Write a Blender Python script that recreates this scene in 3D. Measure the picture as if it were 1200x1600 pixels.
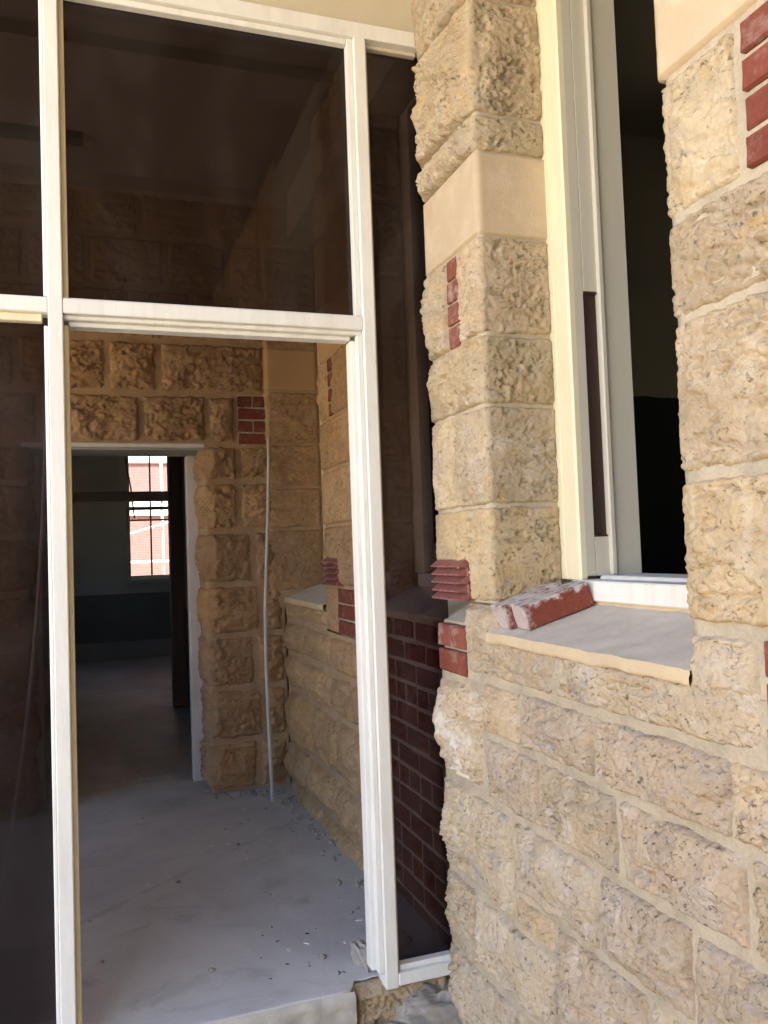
import bpy, bmesh, math, random
import numpy as np
from mathutils import Matrix, Vector

for o in list(bpy.data.objects): bpy.data.objects.remove(o)
S = bpy.context.scene
COL = S.collection

# ------------------------------------------------------------------ camera
cam_d = bpy.data.cameras.new('camera'); cam = bpy.data.objects.new('camera', cam_d); COL.objects.link(cam)
S.camera = cam
cam_d.sensor_fit = 'AUTO'; cam_d.sensor_width = 36.0; cam_d.lens = 36.0 * 1290.0 / 1600.0
cam_d.clip_start = 0.05; cam_d.clip_end = 500
RX = (0.94368316, -0.32890299, -0.03584576); RD = (-0.01932773, 0.05335537, -0.99838852); RF = (0.33028554, 0.94285525, 0.04399362)
cam.matrix_world = Matrix(((RX[0], -RD[0], -RF[0], -1.138), (RX[1], -RD[1], -RF[1], -2.670), (RX[2], -RD[2], -RF[2], 1.45), (0, 0, 0, 1)))
S.render.resolution_x = 768; S.render.resolution_y = 1024

# ------------------------------------------------------------------ light
SUN_AZ, SUN_EL = (0.55, -0.62), 52.0           # horizontal direction towards the sun, elevation
w = bpy.data.worlds.new('World'); S.world = w; w.use_nodes = True
nt = w.node_tree; nt.nodes.clear()
wo = nt.nodes.new('ShaderNodeOutputWorld'); bg = nt.nodes.new('ShaderNodeBackground'); sky = nt.nodes.new('ShaderNodeTexSky')
sky.sky_type = 'NISHITA'; sky.sun_disc = False; sky.sun_elevation = math.radians(SUN_EL)
sky.sun_rotation = math.atan2(SUN_AZ[0], SUN_AZ[1]); sky.air_density = 1.0; sky.dust_density = 1.6; sky.ozone_density = 1.0
bg.inputs['Strength'].default_value = 0.15
nt.links.new(sky.outputs[0], bg.inputs[0]); nt.links.new(bg.outputs[0], wo.inputs[0])
sd = bpy.data.lights.new('sun', 'SUN'); sd.energy = 5.0; sd.angle = math.radians(0.5); sd.color = (1.0, 0.93, 0.82)
sun = bpy.data.objects.new('sun', sd); COL.objects.link(sun)
sv = Vector((SUN_AZ[0], SUN_AZ[1], 0)).normalized() * math.cos(math.radians(SUN_EL)) + Vector((0, 0, math.sin(math.radians(SUN_EL))))
sun.rotation_euler = sv.to_track_quat('Z', 'Y').to_euler(); sun.location = (0, 0, 30)
vs = S.view_settings; vs.view_transform = 'Standard'; vs.look = 'None'; vs.gamma = 1; vs.use_curve_mapping = False
vs.exposure = 2.95

# ------------------------------------------------------------------ noise
def _tab(seed):
    r = np.random.RandomState(seed % 100003); a = r.rand(256) * 2 * np.pi
    return r.permutation(256), np.cos(a), np.sin(a)
def perlin(x, y, seed=0):
    p, gx, gy = _tab(seed)
    xi = np.floor(x).astype(int); yi = np.floor(y).astype(int); xf = x - xi; yf = y - yi
    u = xf*xf*xf*(xf*(xf*6-15)+10); v = yf*yf*yf*(yf*(yf*6-15)+10)
    def g(ix, iy, dx, dy):
        h = p[(p[ix & 255] + iy) & 255]; return gx[h]*dx + gy[h]*dy
    a = g(xi, yi, xf, yf); b = g(xi+1, yi, xf-1, yf); c = g(xi, yi+1, xf, yf-1); d = g(xi+1, yi+1, xf-1, yf-1)
    return ((a*(1-u)+b*u)*(1-v) + (c*(1-u)+d*u)*v) * 1.4
def fbm(x, y, o=4, seed=0, gain=.5):
    t = 0; amp = 1.0
    for i in range(o):
        t = t + amp*perlin(x*2**i + 3.7*i, y*2**i - 5.1*i, seed + 17*i); amp *= gain
    return t
def ss(t):
    t = np.clip(t, 0, 1); return t*t*(3-2*t)

# ------------------------------------------------------------------ mesh helpers
def mesh_np(name, V, F4, smooth=True):
    me = bpy.data.meshes.new(name); V = np.asarray(V, dtype=np.float32); F4 = np.asarray(F4, dtype=np.int32)
    me.vertices.add(len(V)); me.vertices.foreach_set('co', V.ravel())
    n = len(F4); k = F4.shape[1]
    me.loops.add(n*k); me.loops.foreach_set('vertex_index', F4.ravel())
    me.polygons.add(n); me.polygons.foreach_set('loop_start', np.arange(0, n*k, k, dtype=np.int32))
    try: me.polygons.foreach_set('loop_total', np.full(n, k, dtype=np.int32))
    except Exception: pass
    me.polygons.foreach_set('use_smooth', np.full(n, smooth))
    me.update(calc_edges=True); me.validate()
    return me
def link(name, me, mat=None, parent=None, loc=(0, 0, 0)):
    o = bpy.data.objects.new(name, me); COL.objects.link(o)
    if mat is not None and me is not None and len(me.materials) == 0: me.materials.append(mat)
    o.location = loc
    if parent is not None:
        o.parent = parent
        o.location = Vector(loc) - wloc(parent)
    return o
def wloc(o):
    v = Vector(o.location)
    while o.parent: o = o.parent; v = v + Vector(o.location)
    return v
def tag(o, label=None, cat=None, group=None, kind=None):
    if label: o['label'] = label
    if cat: o['category'] = cat
    if group: o['group'] = group
    if kind: o['kind'] = kind
    return o
def thing(name, loc, label, cat, group=None):
    o = bpy.data.objects.new(name, None); COL.objects.link(o); o.location = loc; o.empty_display_size = .1
    return tag(o, label, cat, group)
def bm_box(bm, x0, x1, y0, y1, z0, z1, bev=0.0, seg=1):
    r = bmesh.ops.create_cube(bm, size=1.0)
    for v in r['verts']:
        v.co = Vector(((x0+x1)/2 + v.co.x*(x1-x0), (y0+y1)/2 + v.co.y*(y1-y0), (z0+z1)/2 + v.co.z*(z1-z0)))
    if bev > 0:
        es = list({e for v in r['verts'] for e in v.link_edges})
        bmesh.ops.bevel(bm, geom=es, offset=bev, segments=seg, affect='EDGES', clamp_overlap=True)
def boxes(name, lst, mat, parent=None, bev=0.0, smooth=False, seg=1):
    """one mesh out of axis boxes given in world space; origin at its centre"""
    bm = bmesh.new()
    c = Vector((sum((b[0]+b[1])/2 for b in lst)/len(lst), sum((b[2]+b[3])/2 for b in lst)/len(lst), min(b[4] for b in lst)))
    for b in lst: bm_box(bm, b[0]-c.x, b[1]-c.x, b[2]-c.y, b[3]-c.y, b[4]-c.z, b[5]-c.z, bev, seg)
    me = bpy.data.meshes.new(name); bm.to_mesh(me); bm.free()
    return link(name, me, mat, parent, c)
def prism(name, poly, z0, z1, mat, parent=None, bev=0):
    """plan polygon (x,y), extruded in z"""
    bm = bmesh.new(); cx = sum(p[0] for p in poly)/len(poly); cy = sum(p[1] for p in poly)/len(poly)
    vs_ = [bm.verts.new((p[0]-cx, p[1]-cy, 0)) for p in poly]; f = bm.faces.new(vs_)
    r = bmesh.ops.extrude_face_region(bm, geom=[f])
    for v in r['geom']:
        if isinstance(v, bmesh.types.BMVert): v.co.z += z1-z0
    bmesh.ops.recalc_face_normals(bm, faces=bm.faces[:])
    if bev: bmesh.ops.bevel(bm, geom=bm.edges[:], offset=bev, segments=1, affect='EDGES')
    me = bpy.data.meshes.new(name); bm.to_mesh(me); bm.free()
    return link(name, me, mat, parent, (cx, cy, z0))
def tube(name, pts, r, mat, parent=None, n=8, loc=None):
    pts = [Vector(p) for p in pts]; loc = Vector(loc) if loc is not None else pts[-1].copy(); V = []; F = []
    for i, p in enumerate(pts):
        t = (pts[min(i+1, len(pts)-1)] - pts[max(i-1, 0)]).normalized()
        a = t.orthogonal().normalized() if i == 0 else (a - t*a.dot(t)).normalized(); b = t.cross(a)
        for k in range(n):
            an = 2*math.pi*k/n; V.append(p + (a*math.cos(an) + b*math.sin(an))*r - loc)
    for i in range(len(pts)-1):
        for k in range(n): F.append((i*n+k, i*n+(k+1) % n, (i+1)*n+(k+1) % n, (i+1)*n+k))
    me = bpy.data.meshes.new(name); me.from_pydata(V, [], F + [tuple(range(n))[::-1], tuple(range((len(pts)-1)*n, len(pts)*n))]); me.update()
    for p in me.polygons: p.use_smooth = True
    return link(name, me, mat, parent, loc)

# ------------------------------------------------------------------ materials
def new_mat(name):
    m = bpy.data.materials.new(name); m.use_nodes = True; t = m.node_tree; t.nodes.clear()
    out = t.nodes.new('ShaderNodeOutputMaterial'); b = t.nodes.new('ShaderNodeBsdfPrincipled'); t.links.new(b.outputs[0], out.inputs[0])
    return m, t, b, out
class N:
    def __init__(s, t): s.t = t
    def n(s, k, **kw):
        x = s.t.nodes.new(k)
        for a, v in kw.items():
            if a.startswith('i_'):
                x.inputs[a[2:].replace('_', ' ')].default_value = v
            else: setattr(x, a, v)
        return x
    def l(s, a, b): s.t.links.new(a, b)
    def coords(s, rnd=True):
        tc = s.n('ShaderNodeTexCoord'); src = tc.outputs['Object']
        if rnd:
            oi = s.n('ShaderNodeObjectInfo'); m = s.n('ShaderNodeVectorMath', operation='MULTIPLY_ADD')
            cmb = s.n('ShaderNodeCombineXYZ')
            for k in range(3): s.l(oi.outputs['Random'], cmb.inputs[k])
            m.inputs[1].default_value = (37, 53, 71); s.l(cmb.outputs[0], m.inputs[0]); s.l(src, m.inputs[2]); src = m.outputs[0]
        return src
    def noise(s, co, scale, detail=4, rough=.55, stretch=None, dist=0):
        if stretch:
            mp = s.n('ShaderNodeMapping'); mp.inputs['Scale'].default_value = stretch; s.l(co, mp.inputs[0]); co = mp.outputs[0]
        x = s.n('ShaderNodeTexNoise'); x.inputs['Scale'].default_value = scale; x.inputs['Detail'].default_value = detail
        x.inputs['Roughness'].default_value = rough; x.inputs['Distortion'].default_value = dist; s.l(co, x.inputs['Vector']); return x.outputs['Fac']
    def ramp(s, fac, stops):
        r = s.n('ShaderNodeValToRGB'); e = r.color_ramp.elements
        while len(e) < len(stops): e.new(.5)
        for q, (p, c) in zip(e, stops):
            q.position = p; q.color = (c, c, c, 1) if isinstance(c, (int, float)) else (*c, 1)
        s.l(fac, r.inputs[0]); return r.outputs[0]
    def mix(s, fac, a, b, mode='MIX'):
        x = s.n('ShaderNodeMix', data_type='RGBA', blend_type=mode)
        for sock, v in ((x.inputs[0], fac), (x.inputs[6], a), (x.inputs[7], b)):
            if hasattr(v, 'is_output') or isinstance(v, bpy.types.NodeSocket): s.l(v, sock)
            elif isinstance(v, tuple): sock.default_value = (*v, 1)
            else: sock.default_value = v
        return x.outputs[2]
    def math(s, op, a, b=0.0):
        x = s.n('ShaderNodeMath', operation=op)
        for sock, v in ((x.inputs[0], a), (x.inputs[1], b)):
            if isinstance(v, bpy.types.NodeSocket): s.l(v, sock)
            else: sock.default_value = v
        return x.outputs[0]
    def bump(s, h, strength, dist, prev=None):
        x = s.n('ShaderNodeBump'); x.inputs['Strength'].default_value = strength; x.inputs['Distance'].default_value = dist
        s.l(h, x.inputs['Height'])
        if prev is not None: s.l(prev, x.inputs['Normal'])
        return x.outputs[0]

def mat_stone(name, cols, pit=(.15, .105, .06), pitamt=1.0, stain=(.36, .33, .31), stain_amt=.35, white=None, fine=1.0, rnd=.5, ochre=(.56, .36, .15), palec=(.66, .58, .47)):
    m, t, b, out = new_mat(name); n = N(t); co = n.coords()
    big = n.noise(co, 4.5, 5, .62, None, .5); mid = n.noise(co, 17, 5, .65, (1, 1, 1.6), .4); fi = n.noise(co, 95, 4, .7); gr = n.noise(co, 330, 2, .6)
    c = n.ramp(big, [(.30, cols[0]), (.5, cols[1]), (.68, cols[2])])
    c = n.mix(n.ramp(mid, [(.38, 0.0), (.62, .55)]), c, cols[3])
    oi = n.n('ShaderNodeObjectInfo')
    tint = n.ramp(oi.outputs['Random'], [(0, (1-.30*rnd, 1-.30*rnd, 1-.30*rnd)), (.2, (1.0, .95, .86)), (.4, (1.06, 1.05, 1.02)), (.6, (1-.2*rnd, 1-.24*rnd, 1-.24*rnd)), (.8, (1.04, .99, .97)), (1, (1.0, 1-.1*rnd, 1-.30*rnd))])
    c = n.mix(1.0, c, tint, 'MULTIPLY')
    c = n.mix(n.ramp(n.noise(co, 9, 4, .6, None, .8), [(.58, 0.0), (.70, .5)]), c, ochre)
    pale = n.ramp(n.noise(co, 6.5, 5, .7, None, .9), [(.54, 0.0), (.66, .45)]); c = n.mix(pale, c, palec)
    st = n.ramp(n.noise(co, 8.5, 5, .7, None, .6), [(.52, 0.0), (.66, stain_amt)])
    c = n.mix(st, c, stain)
    pm = n.ramp(n.noise(co, 62, 4, .7, (1, 1, 1.35), .9), [(.585, 0.0), (.65, 1.0)])
    pmask = n.ramp(n.noise(co, 8, 4, .65, None, .5), [(.40, 0.05), (.56, 1.0)])
    pf = n.math('MULTIPLY', n.math('MULTIPLY', pm, pmask), .85*pitamt)
    c = n.mix(pf, c, pit)
    sp = n.ramp(fi, [(.3, (.84, .82, .80)), (.7, (1.1, 1.1, 1.1))]); c = n.mix(.8, c, sp, 'MULTIPLY')
    if white:
        wm = n.ramp(n.noise(co, 6.5, 4, .6), [(.50, 0.0), (.60, white)]); c = n.mix(wm, c, (.70, .67, .60))
    t.links.new(c, b.inputs['Base Color']); b.inputs['Roughness'].default_value = .95; b.inputs['Specular IOR Level'].default_value = .15
    bmask = n.ramp(n.noise(co, 6, 3, .6), [(.35, .25), (.65, 1.0)])
    h = n.math('MULTIPLY', n.math('ADD', n.math('MULTIPLY', fi, 1.0), n.math('MULTIPLY', gr, .4)), bmask)
    bm1 = n.bump(h, .85*fine, .006); inv = n.math('SUBTRACT', 1.0, pf)
    t.links.new(n.bump(inv, .8*pitamt, .005, bm1), b.inputs['Normal'])
    return m
def mat_mortar(name, c0, c1, c2):
    m, t, b, out = new_mat(name); n = N(t); co = n.coords(False)
    c = n.ramp(n.noise(co, 7, 5, .65), [(.32, c0), (.5, c1), (.68, c2)])
    fi = n.noise(co, 120, 4, .7); c = n.mix(.7, c, n.ramp(fi, [(.3, .8), (.7, 1.1)]), 'MULTIPLY')
    t.links.new(c, b.inputs['Base Color']); b.inputs['Roughness'].default_value = .96; b.inputs['Specular IOR Level'].default_value = .1
    t.links.new(n.bump(fi, .6, .004), b.inputs['Normal']); return m
def mat_brick(name, c0, c1, c2, dust=.35, rough=.85):
    m, t, b, out = new_mat(name); n = N(t); co = n.coords()
    oi = n.n('ShaderNodeObjectInfo'); c = n.ramp(oi.outputs['Random'], [(0, c0), (.5, c1), (1, c2)])
    c = n.mix(.6, c, n.ramp(n.noise(co, 60, 5, .7), [(.3, .7), (.7, 1.15)]), 'MULTIPLY')
    c = n.mix(n.ramp(n.noise(co, 18, 5, .7), [(.52, 0.0), (.72, dust)]), c, (.55, .47, .42))
    t.links.new(c, b.inputs['Base Color']); b.inputs['Roughness'].default_value = rough; b.inputs['Specular IOR Level'].default_value = .25
    t.links.new(n.bump(n.noise(co, 140, 4, .7), .45, .003), b.inputs['Normal']); return m
def mat_plain(name, col, rough=.6, var=.12, scale=9, dirt=None, dirt_amt=.3, bump=.08, bscale=60, spec=.4, stretch=None):
    m, t, b, out = new_mat(name); n = N(t); co = n.coords(False)
    c = n.mix(1.0, col, n.ramp(n.noise(co, scale, 5, .6, stretch), [(.25, 1-var), (.75, 1+var*.4)]), 'MULTIPLY')
    if dirt: c = n.mix(n.ramp(n.noise(co, scale*1.7, 6, .68, stretch, .4), [(.52, 0.0), (.74, dirt_amt)]), c, dirt)
    t.links.new(c, b.inputs['Base Color']); b.inputs['Roughness'].default_value = rough; b.inputs['Specular IOR Level'].default_value = spec
    if bump: t.links.new(n.bump(n.noise(co, bscale, 4, .65, stretch), bump, .004), b.inputs['Normal'])
    return m
M = {}
M['stone'] = mat_stone('limestone', [(.46, .385, .265), (.55, .465, .33), (.60, .525, .40), (.47, .37, .235)], rnd=.75, pitamt=.85)
M['stone_low'] = mat_stone('limestone_low', [(.45, .38, .28), (.54, .46, .345), (.59, .52, .41), (.46, .36, .245)], stain=(.38, .355, .33), stain_amt=.6, ochre=(.52, .39, .25), palec=(.64, .58, .52), rnd=.85, pitamt=1.0)
M['stone_white'] = mat_stone('limestone_chalky', [(.50, .40, .28), (.56, .47, .35), (.62, .53, .42), (.50, .38, .26)], white=.75)
M['stone_reveal'] = mat_stone('limestone_sawn', [(.42, .33, .23), (.49, .39, .27), (.53, .43, .29), (.47, .33, .19)], pitamt=.8, stain=(.33, .28, .24), fine=1.2)
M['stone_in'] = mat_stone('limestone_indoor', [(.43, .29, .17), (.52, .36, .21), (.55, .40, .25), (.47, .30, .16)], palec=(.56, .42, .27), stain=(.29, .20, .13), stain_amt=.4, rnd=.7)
M['ashlar'] = mat_plain('smooth_ashlar', (.62, .49, .34), .92, .16, 5, (.70, .60, .47), .6, .35, 190, .1)
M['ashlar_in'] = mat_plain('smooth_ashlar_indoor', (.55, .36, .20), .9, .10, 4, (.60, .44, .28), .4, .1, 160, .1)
M['mortar'] = mat_mortar('mortar', (.40, .35, .27), (.50, .43, .32), (.55, .48, .37))
M['mortar_grey'] = mat_mortar('mortar_grey', (.36, .315, .235), (.47, .40, .30), (.53, .45, .33))
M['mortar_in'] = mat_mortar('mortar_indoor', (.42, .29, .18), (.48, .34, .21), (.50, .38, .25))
M['brick'] = mat_brick('red_brick', (.19, .052, .034), (.235, .066, .044), (.20, .062, .045), .3)
M['brick_dusty'] = mat_brick('dusty_red_brick', (.23, .08, .058), (.26, .085, .06), (.24, .095, .075), .7)
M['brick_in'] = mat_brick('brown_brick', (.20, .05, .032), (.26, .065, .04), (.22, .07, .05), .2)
M['brick_mortar'] = mat_mortar('lime_joint', (.52, .44, .33), (.58, .49, .37), (.60, .53, .42))
M['terracotta'] = mat_plain('glazed_terracotta', (.27, .10, .085), .45, .2, 30, (.42, .36, .40), .6, .2, 120, .4)
M['cream'] = mat_plain('cream_paint', (.80, .73, .52), .5, .10, 14, (.66, .56, .38), .35, .2, 120, .4, (1, 1, .15))
M['white'] = mat_plain('white_paint', (.80, .79, .75), .5, .10, 14, (.58, .54, .46), .4, .22, 120, .4, (1, 1, .15))
M['greypaint'] = mat_plain('grey_cream_paint', (.60, .57, .48), .55, .06, 10, (.5, .46, .38), .25, .05, 90, .35, (1, 1, .15))
M['fascia'] = mat_plain('cream_board', (.62, .55, .42), .7, .08, 5, None, 0, .08, 60, .3)
M['wood'] = mat_plain('bare_brown_wood', (.052, .028, .022), .6, .3, 14, (.05, .02, .02), .5, .2, 50, .35, (1, 1, .08))
M['darkwood'] = mat_plain('dark_jamb', (.25, .20, .165), .6, .2, 8, None, 0, .1, 50, .3, (1, 1, .1))
M['sillstone'] = mat_plain('sill_stone', (.64, .58, .50), .9, .16, 8, (.50, .455, .41), .5, .25, 110, .15)
M['silledge'] = mat_plain('sill_edge', (.62, .50, .33), .9, .14, 14, (.55, .42, .28), .5, .35, 110, .1)
def mat_floor():
    m, t, b, out = new_mat('dusty_concrete_floor'); n = N(t); co = n.coords(False)
    c = n.ramp(n.noise(co, 1.7, 6, .62, None, .4), [(.28, (.40, .395, .39)), (.5, (.50, .49, .475)), (.7, (.60, .585, .56))])
    c = n.mix(n.ramp(n.noise(co, 5.5, 6, .72, (1, .45, 1), .6), [(.54, 0.0), (.70, .6)]), c, (.60, .58, .55))
    c = n.mix(n.ramp(n.noise(co, 4.0, 5, .7, (.5, 1, 1), .8), [(.56, 0.0), (.70, .5)]), c, (.26, .25, .23))
    c = n.mix(n.ramp(n.noise(co, 55, 3, .7, None, .3), [(.66, 0.0), (.70, .7)]), c, (.68, .66, .62))
    c = n.mix(n.ramp(n.noise(co, 70, 3, .7, None, .3), [(.69, 0.0), (.72, .6)]), c, (.10, .09, .08))
    vo = n.n('ShaderNodeTexVoronoi', feature='DISTANCE_TO_EDGE'); vo.inputs['Scale'].default_value = .35; mp = n.mix(.12, co, n.n('ShaderNodeTexNoise').outputs['Color']); n.l(co, vo.inputs['Vector'])
    cr = n.ramp(n.math('ADD', vo.outputs['Distance'], n.math('MULTIPLY', n.math('SUBTRACT', n.noise(co, 6, 4, .6), .5), .05)), [(.0, .25), (.003, 0.0)])
    c = n.mix(cr, c, (.17, .16, .15)); c = n.mix(.6, c, n.ramp(n.noise(co, 160, 3, .7), [(.3, .85), (.7, 1.08)]), 'MULTIPLY')
    n.l(c, b.inputs['Base Color']); n.l(n.ramp(n.noise(co, 3, 5, .6), [(.3, .5), (.7, .85)]), b.inputs['Roughness']); b.inputs['Specular IOR Level'].default_value = .3
    n.l(n.bump(n.noise(co, 40, 5, .7), .15, .005), b.inputs['Normal']); return m
M['concrete'] = mat_floor()
M['concrete_edge'] = mat_plain('concrete_edge', (.52, .48, .42), .95, .2, 9, (.40, .34, .27), .6, .6, 70, .1)
M['ground'] = mat_plain('sandy_ground', (.50, .41, .28), .95, .2, 3, (.38, .32, .24), .5, .5, 30, .1)
M['rubble'] = mat_plain('rubble', (.36, .325, .28), .95, .25, 20, (.44, .41, .37), .6, .7, 90, .1)
M['pvc'] = mat_plain('pvc_conduit', (.62, .60, .58), .4, .08, 8, None, 0, 0, 20, .45)
M['plaster'] = mat_plain('plaster', (.42, .46, .44), .85, .1, 2, None, 0, .06, 30, .2)
M['plaster_dim'] = mat_plain('plaster_ceiling', (.45, .42, .38), .9, .15, 2, None, 0, .05, 30, .2)
M['skirting'] = mat_plain('skirting_paint', (.30, .31, .29), .6, .1, 4, None, 0, .03, 30, .3)
M['black'] = mat_plain('black_metal', (.02, .02, .02), .5, .1, 4, None, 0, 0, 30, .3)
M['steel'] = mat_plain('galvanised_steel', (.45, .46, .47), .45, .1, 8, None, 0, 0, 30, .5)
M['roofmat'] = mat_plain('roof_soffit', (.34, .28, .20), .8, .1, 3, None, 0, .05, 30, .2)
M['bounce_wall'] = mat_plain('bounce_wall_limestone', (.60, .49, .32), .95, .15, 2, None, 0, .3, 20, .1)
M['flake'] = mat_plain('paint_flakes', (.72, .70, .66), .8, .1, 30, None, 0, 0, 30, .2)
M['twig'] = mat_plain('dark_twigs', (.03, .025, .02), .8, .1, 30, None, 0, 0, 30, .2)

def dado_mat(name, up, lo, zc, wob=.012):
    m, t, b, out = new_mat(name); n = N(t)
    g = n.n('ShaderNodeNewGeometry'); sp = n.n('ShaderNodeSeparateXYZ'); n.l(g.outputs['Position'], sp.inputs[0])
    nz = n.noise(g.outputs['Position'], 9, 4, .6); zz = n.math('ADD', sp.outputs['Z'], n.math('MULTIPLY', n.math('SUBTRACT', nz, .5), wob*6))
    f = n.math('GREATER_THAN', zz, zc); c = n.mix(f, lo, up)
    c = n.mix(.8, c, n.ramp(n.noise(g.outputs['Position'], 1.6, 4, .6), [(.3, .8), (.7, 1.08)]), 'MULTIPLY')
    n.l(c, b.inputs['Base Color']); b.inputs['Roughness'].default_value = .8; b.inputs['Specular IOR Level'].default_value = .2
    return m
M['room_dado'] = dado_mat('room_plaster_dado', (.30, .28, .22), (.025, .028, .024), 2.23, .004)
M['hall_dado'] = dado_mat('hall_plaster_dado', (.42, .44, .41), (.17, .19, .17), .93, .003)

def mat_glass(name, T, tint=(1, 1, 1), rough=0.0):
    m = bpy.data.materials.new(name); m.use_nodes = True; t = m.node_tree; t.nodes.clear(); n = N(t)
    out = n.n('ShaderNodeOutputMaterial'); tr = n.n('ShaderNodeBsdfTransparent'); gl = n.n('ShaderNodeBsdfGlossy'); fr = n.n('ShaderNodeFresnel'); mx = n.n('ShaderNodeMixShader')
    tr.inputs[0].default_value = (T*tint[0], T*tint[1], T*tint[2], 1); gl.inputs['Roughness'].default_value = .0; gl.inputs['Color'].default_value = (.62, .60, .64, 1); fr.inputs['IOR'].default_value = 1.45
    co = n.coords(False); df = n.n('ShaderNodeBsdfDiffuse'); df.inputs[0].default_value = (.55, .52, .50, 1); m2 = n.n('ShaderNodeMixShader')
    dust = n.math('ADD', n.ramp(n.noise(co, 3.0, 6, .7, (1, 1, .5), .8), [(.45, .002), (.75, .03)]), n.ramp(n.noise(co, 120, 2, .6), [(.76, 0.0), (.79, .22)]))
    n.l(fr.outputs[0], mx.inputs[0]); n.l(tr.outputs[0], mx.inputs[1]); n.l(gl.outputs[0], mx.inputs[2]); n.l(dust, m2.inputs[0]); n.l(mx.outputs[0], m2.inputs[1]); n.l(df.outputs[0], m2.inputs[2]); n.l(m2.outputs[0], out.inputs[0])
    return m
M['tint'] = mat_glass('tinted_glass', .37, (1.0, .88, .94))
M['clear'] = mat_glass('clear_glass', .9)

# ------------------------------------------------------------------ stone building kit
class Path:
    """plan polyline with slightly rounded corners; outward normal on the left of travel rotated as n=(dy,-dx)"""
    def __init__(s, pts, r=.012, step=.002):
        pts = np.array(pts, float); seg = np.diff(pts, axis=0); L = np.hypot(*seg.T); s.cum = np.concatenate([[0], np.cumsum(L)])
        ang = np.unwrap(np.arctan2(seg[:, 1], seg[:, 0])); s.L = s.cum[-1]
        u = np.arange(0, s.L+step, step); a = np.full_like(u, ang[0])
        for k in range(1, len(ang)):
            a = a + (ang[k]-ang[k-1])*np.clip((u-(s.cum[k]-r))/(2*r), 0, 1)
        s.u = u; s.a = a
        dx = np.cos(a); dy = np.sin(a)
        s.x = pts[0, 0] + np.concatenate([[0], np.cumsum((dx[1:]+dx[:-1])/2*step)]); s.y = pts[0, 1] + np.concatenate([[0], np.cumsum((dy[1:]+dy[:-1])/2*step)])
    def at(s, u):
        a = np.interp(u, s.u, s.a); return np.interp(u, s.u, s.x), np.interp(u, s.u, s.y), np.sin(a), -np.cos(a)

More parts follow.
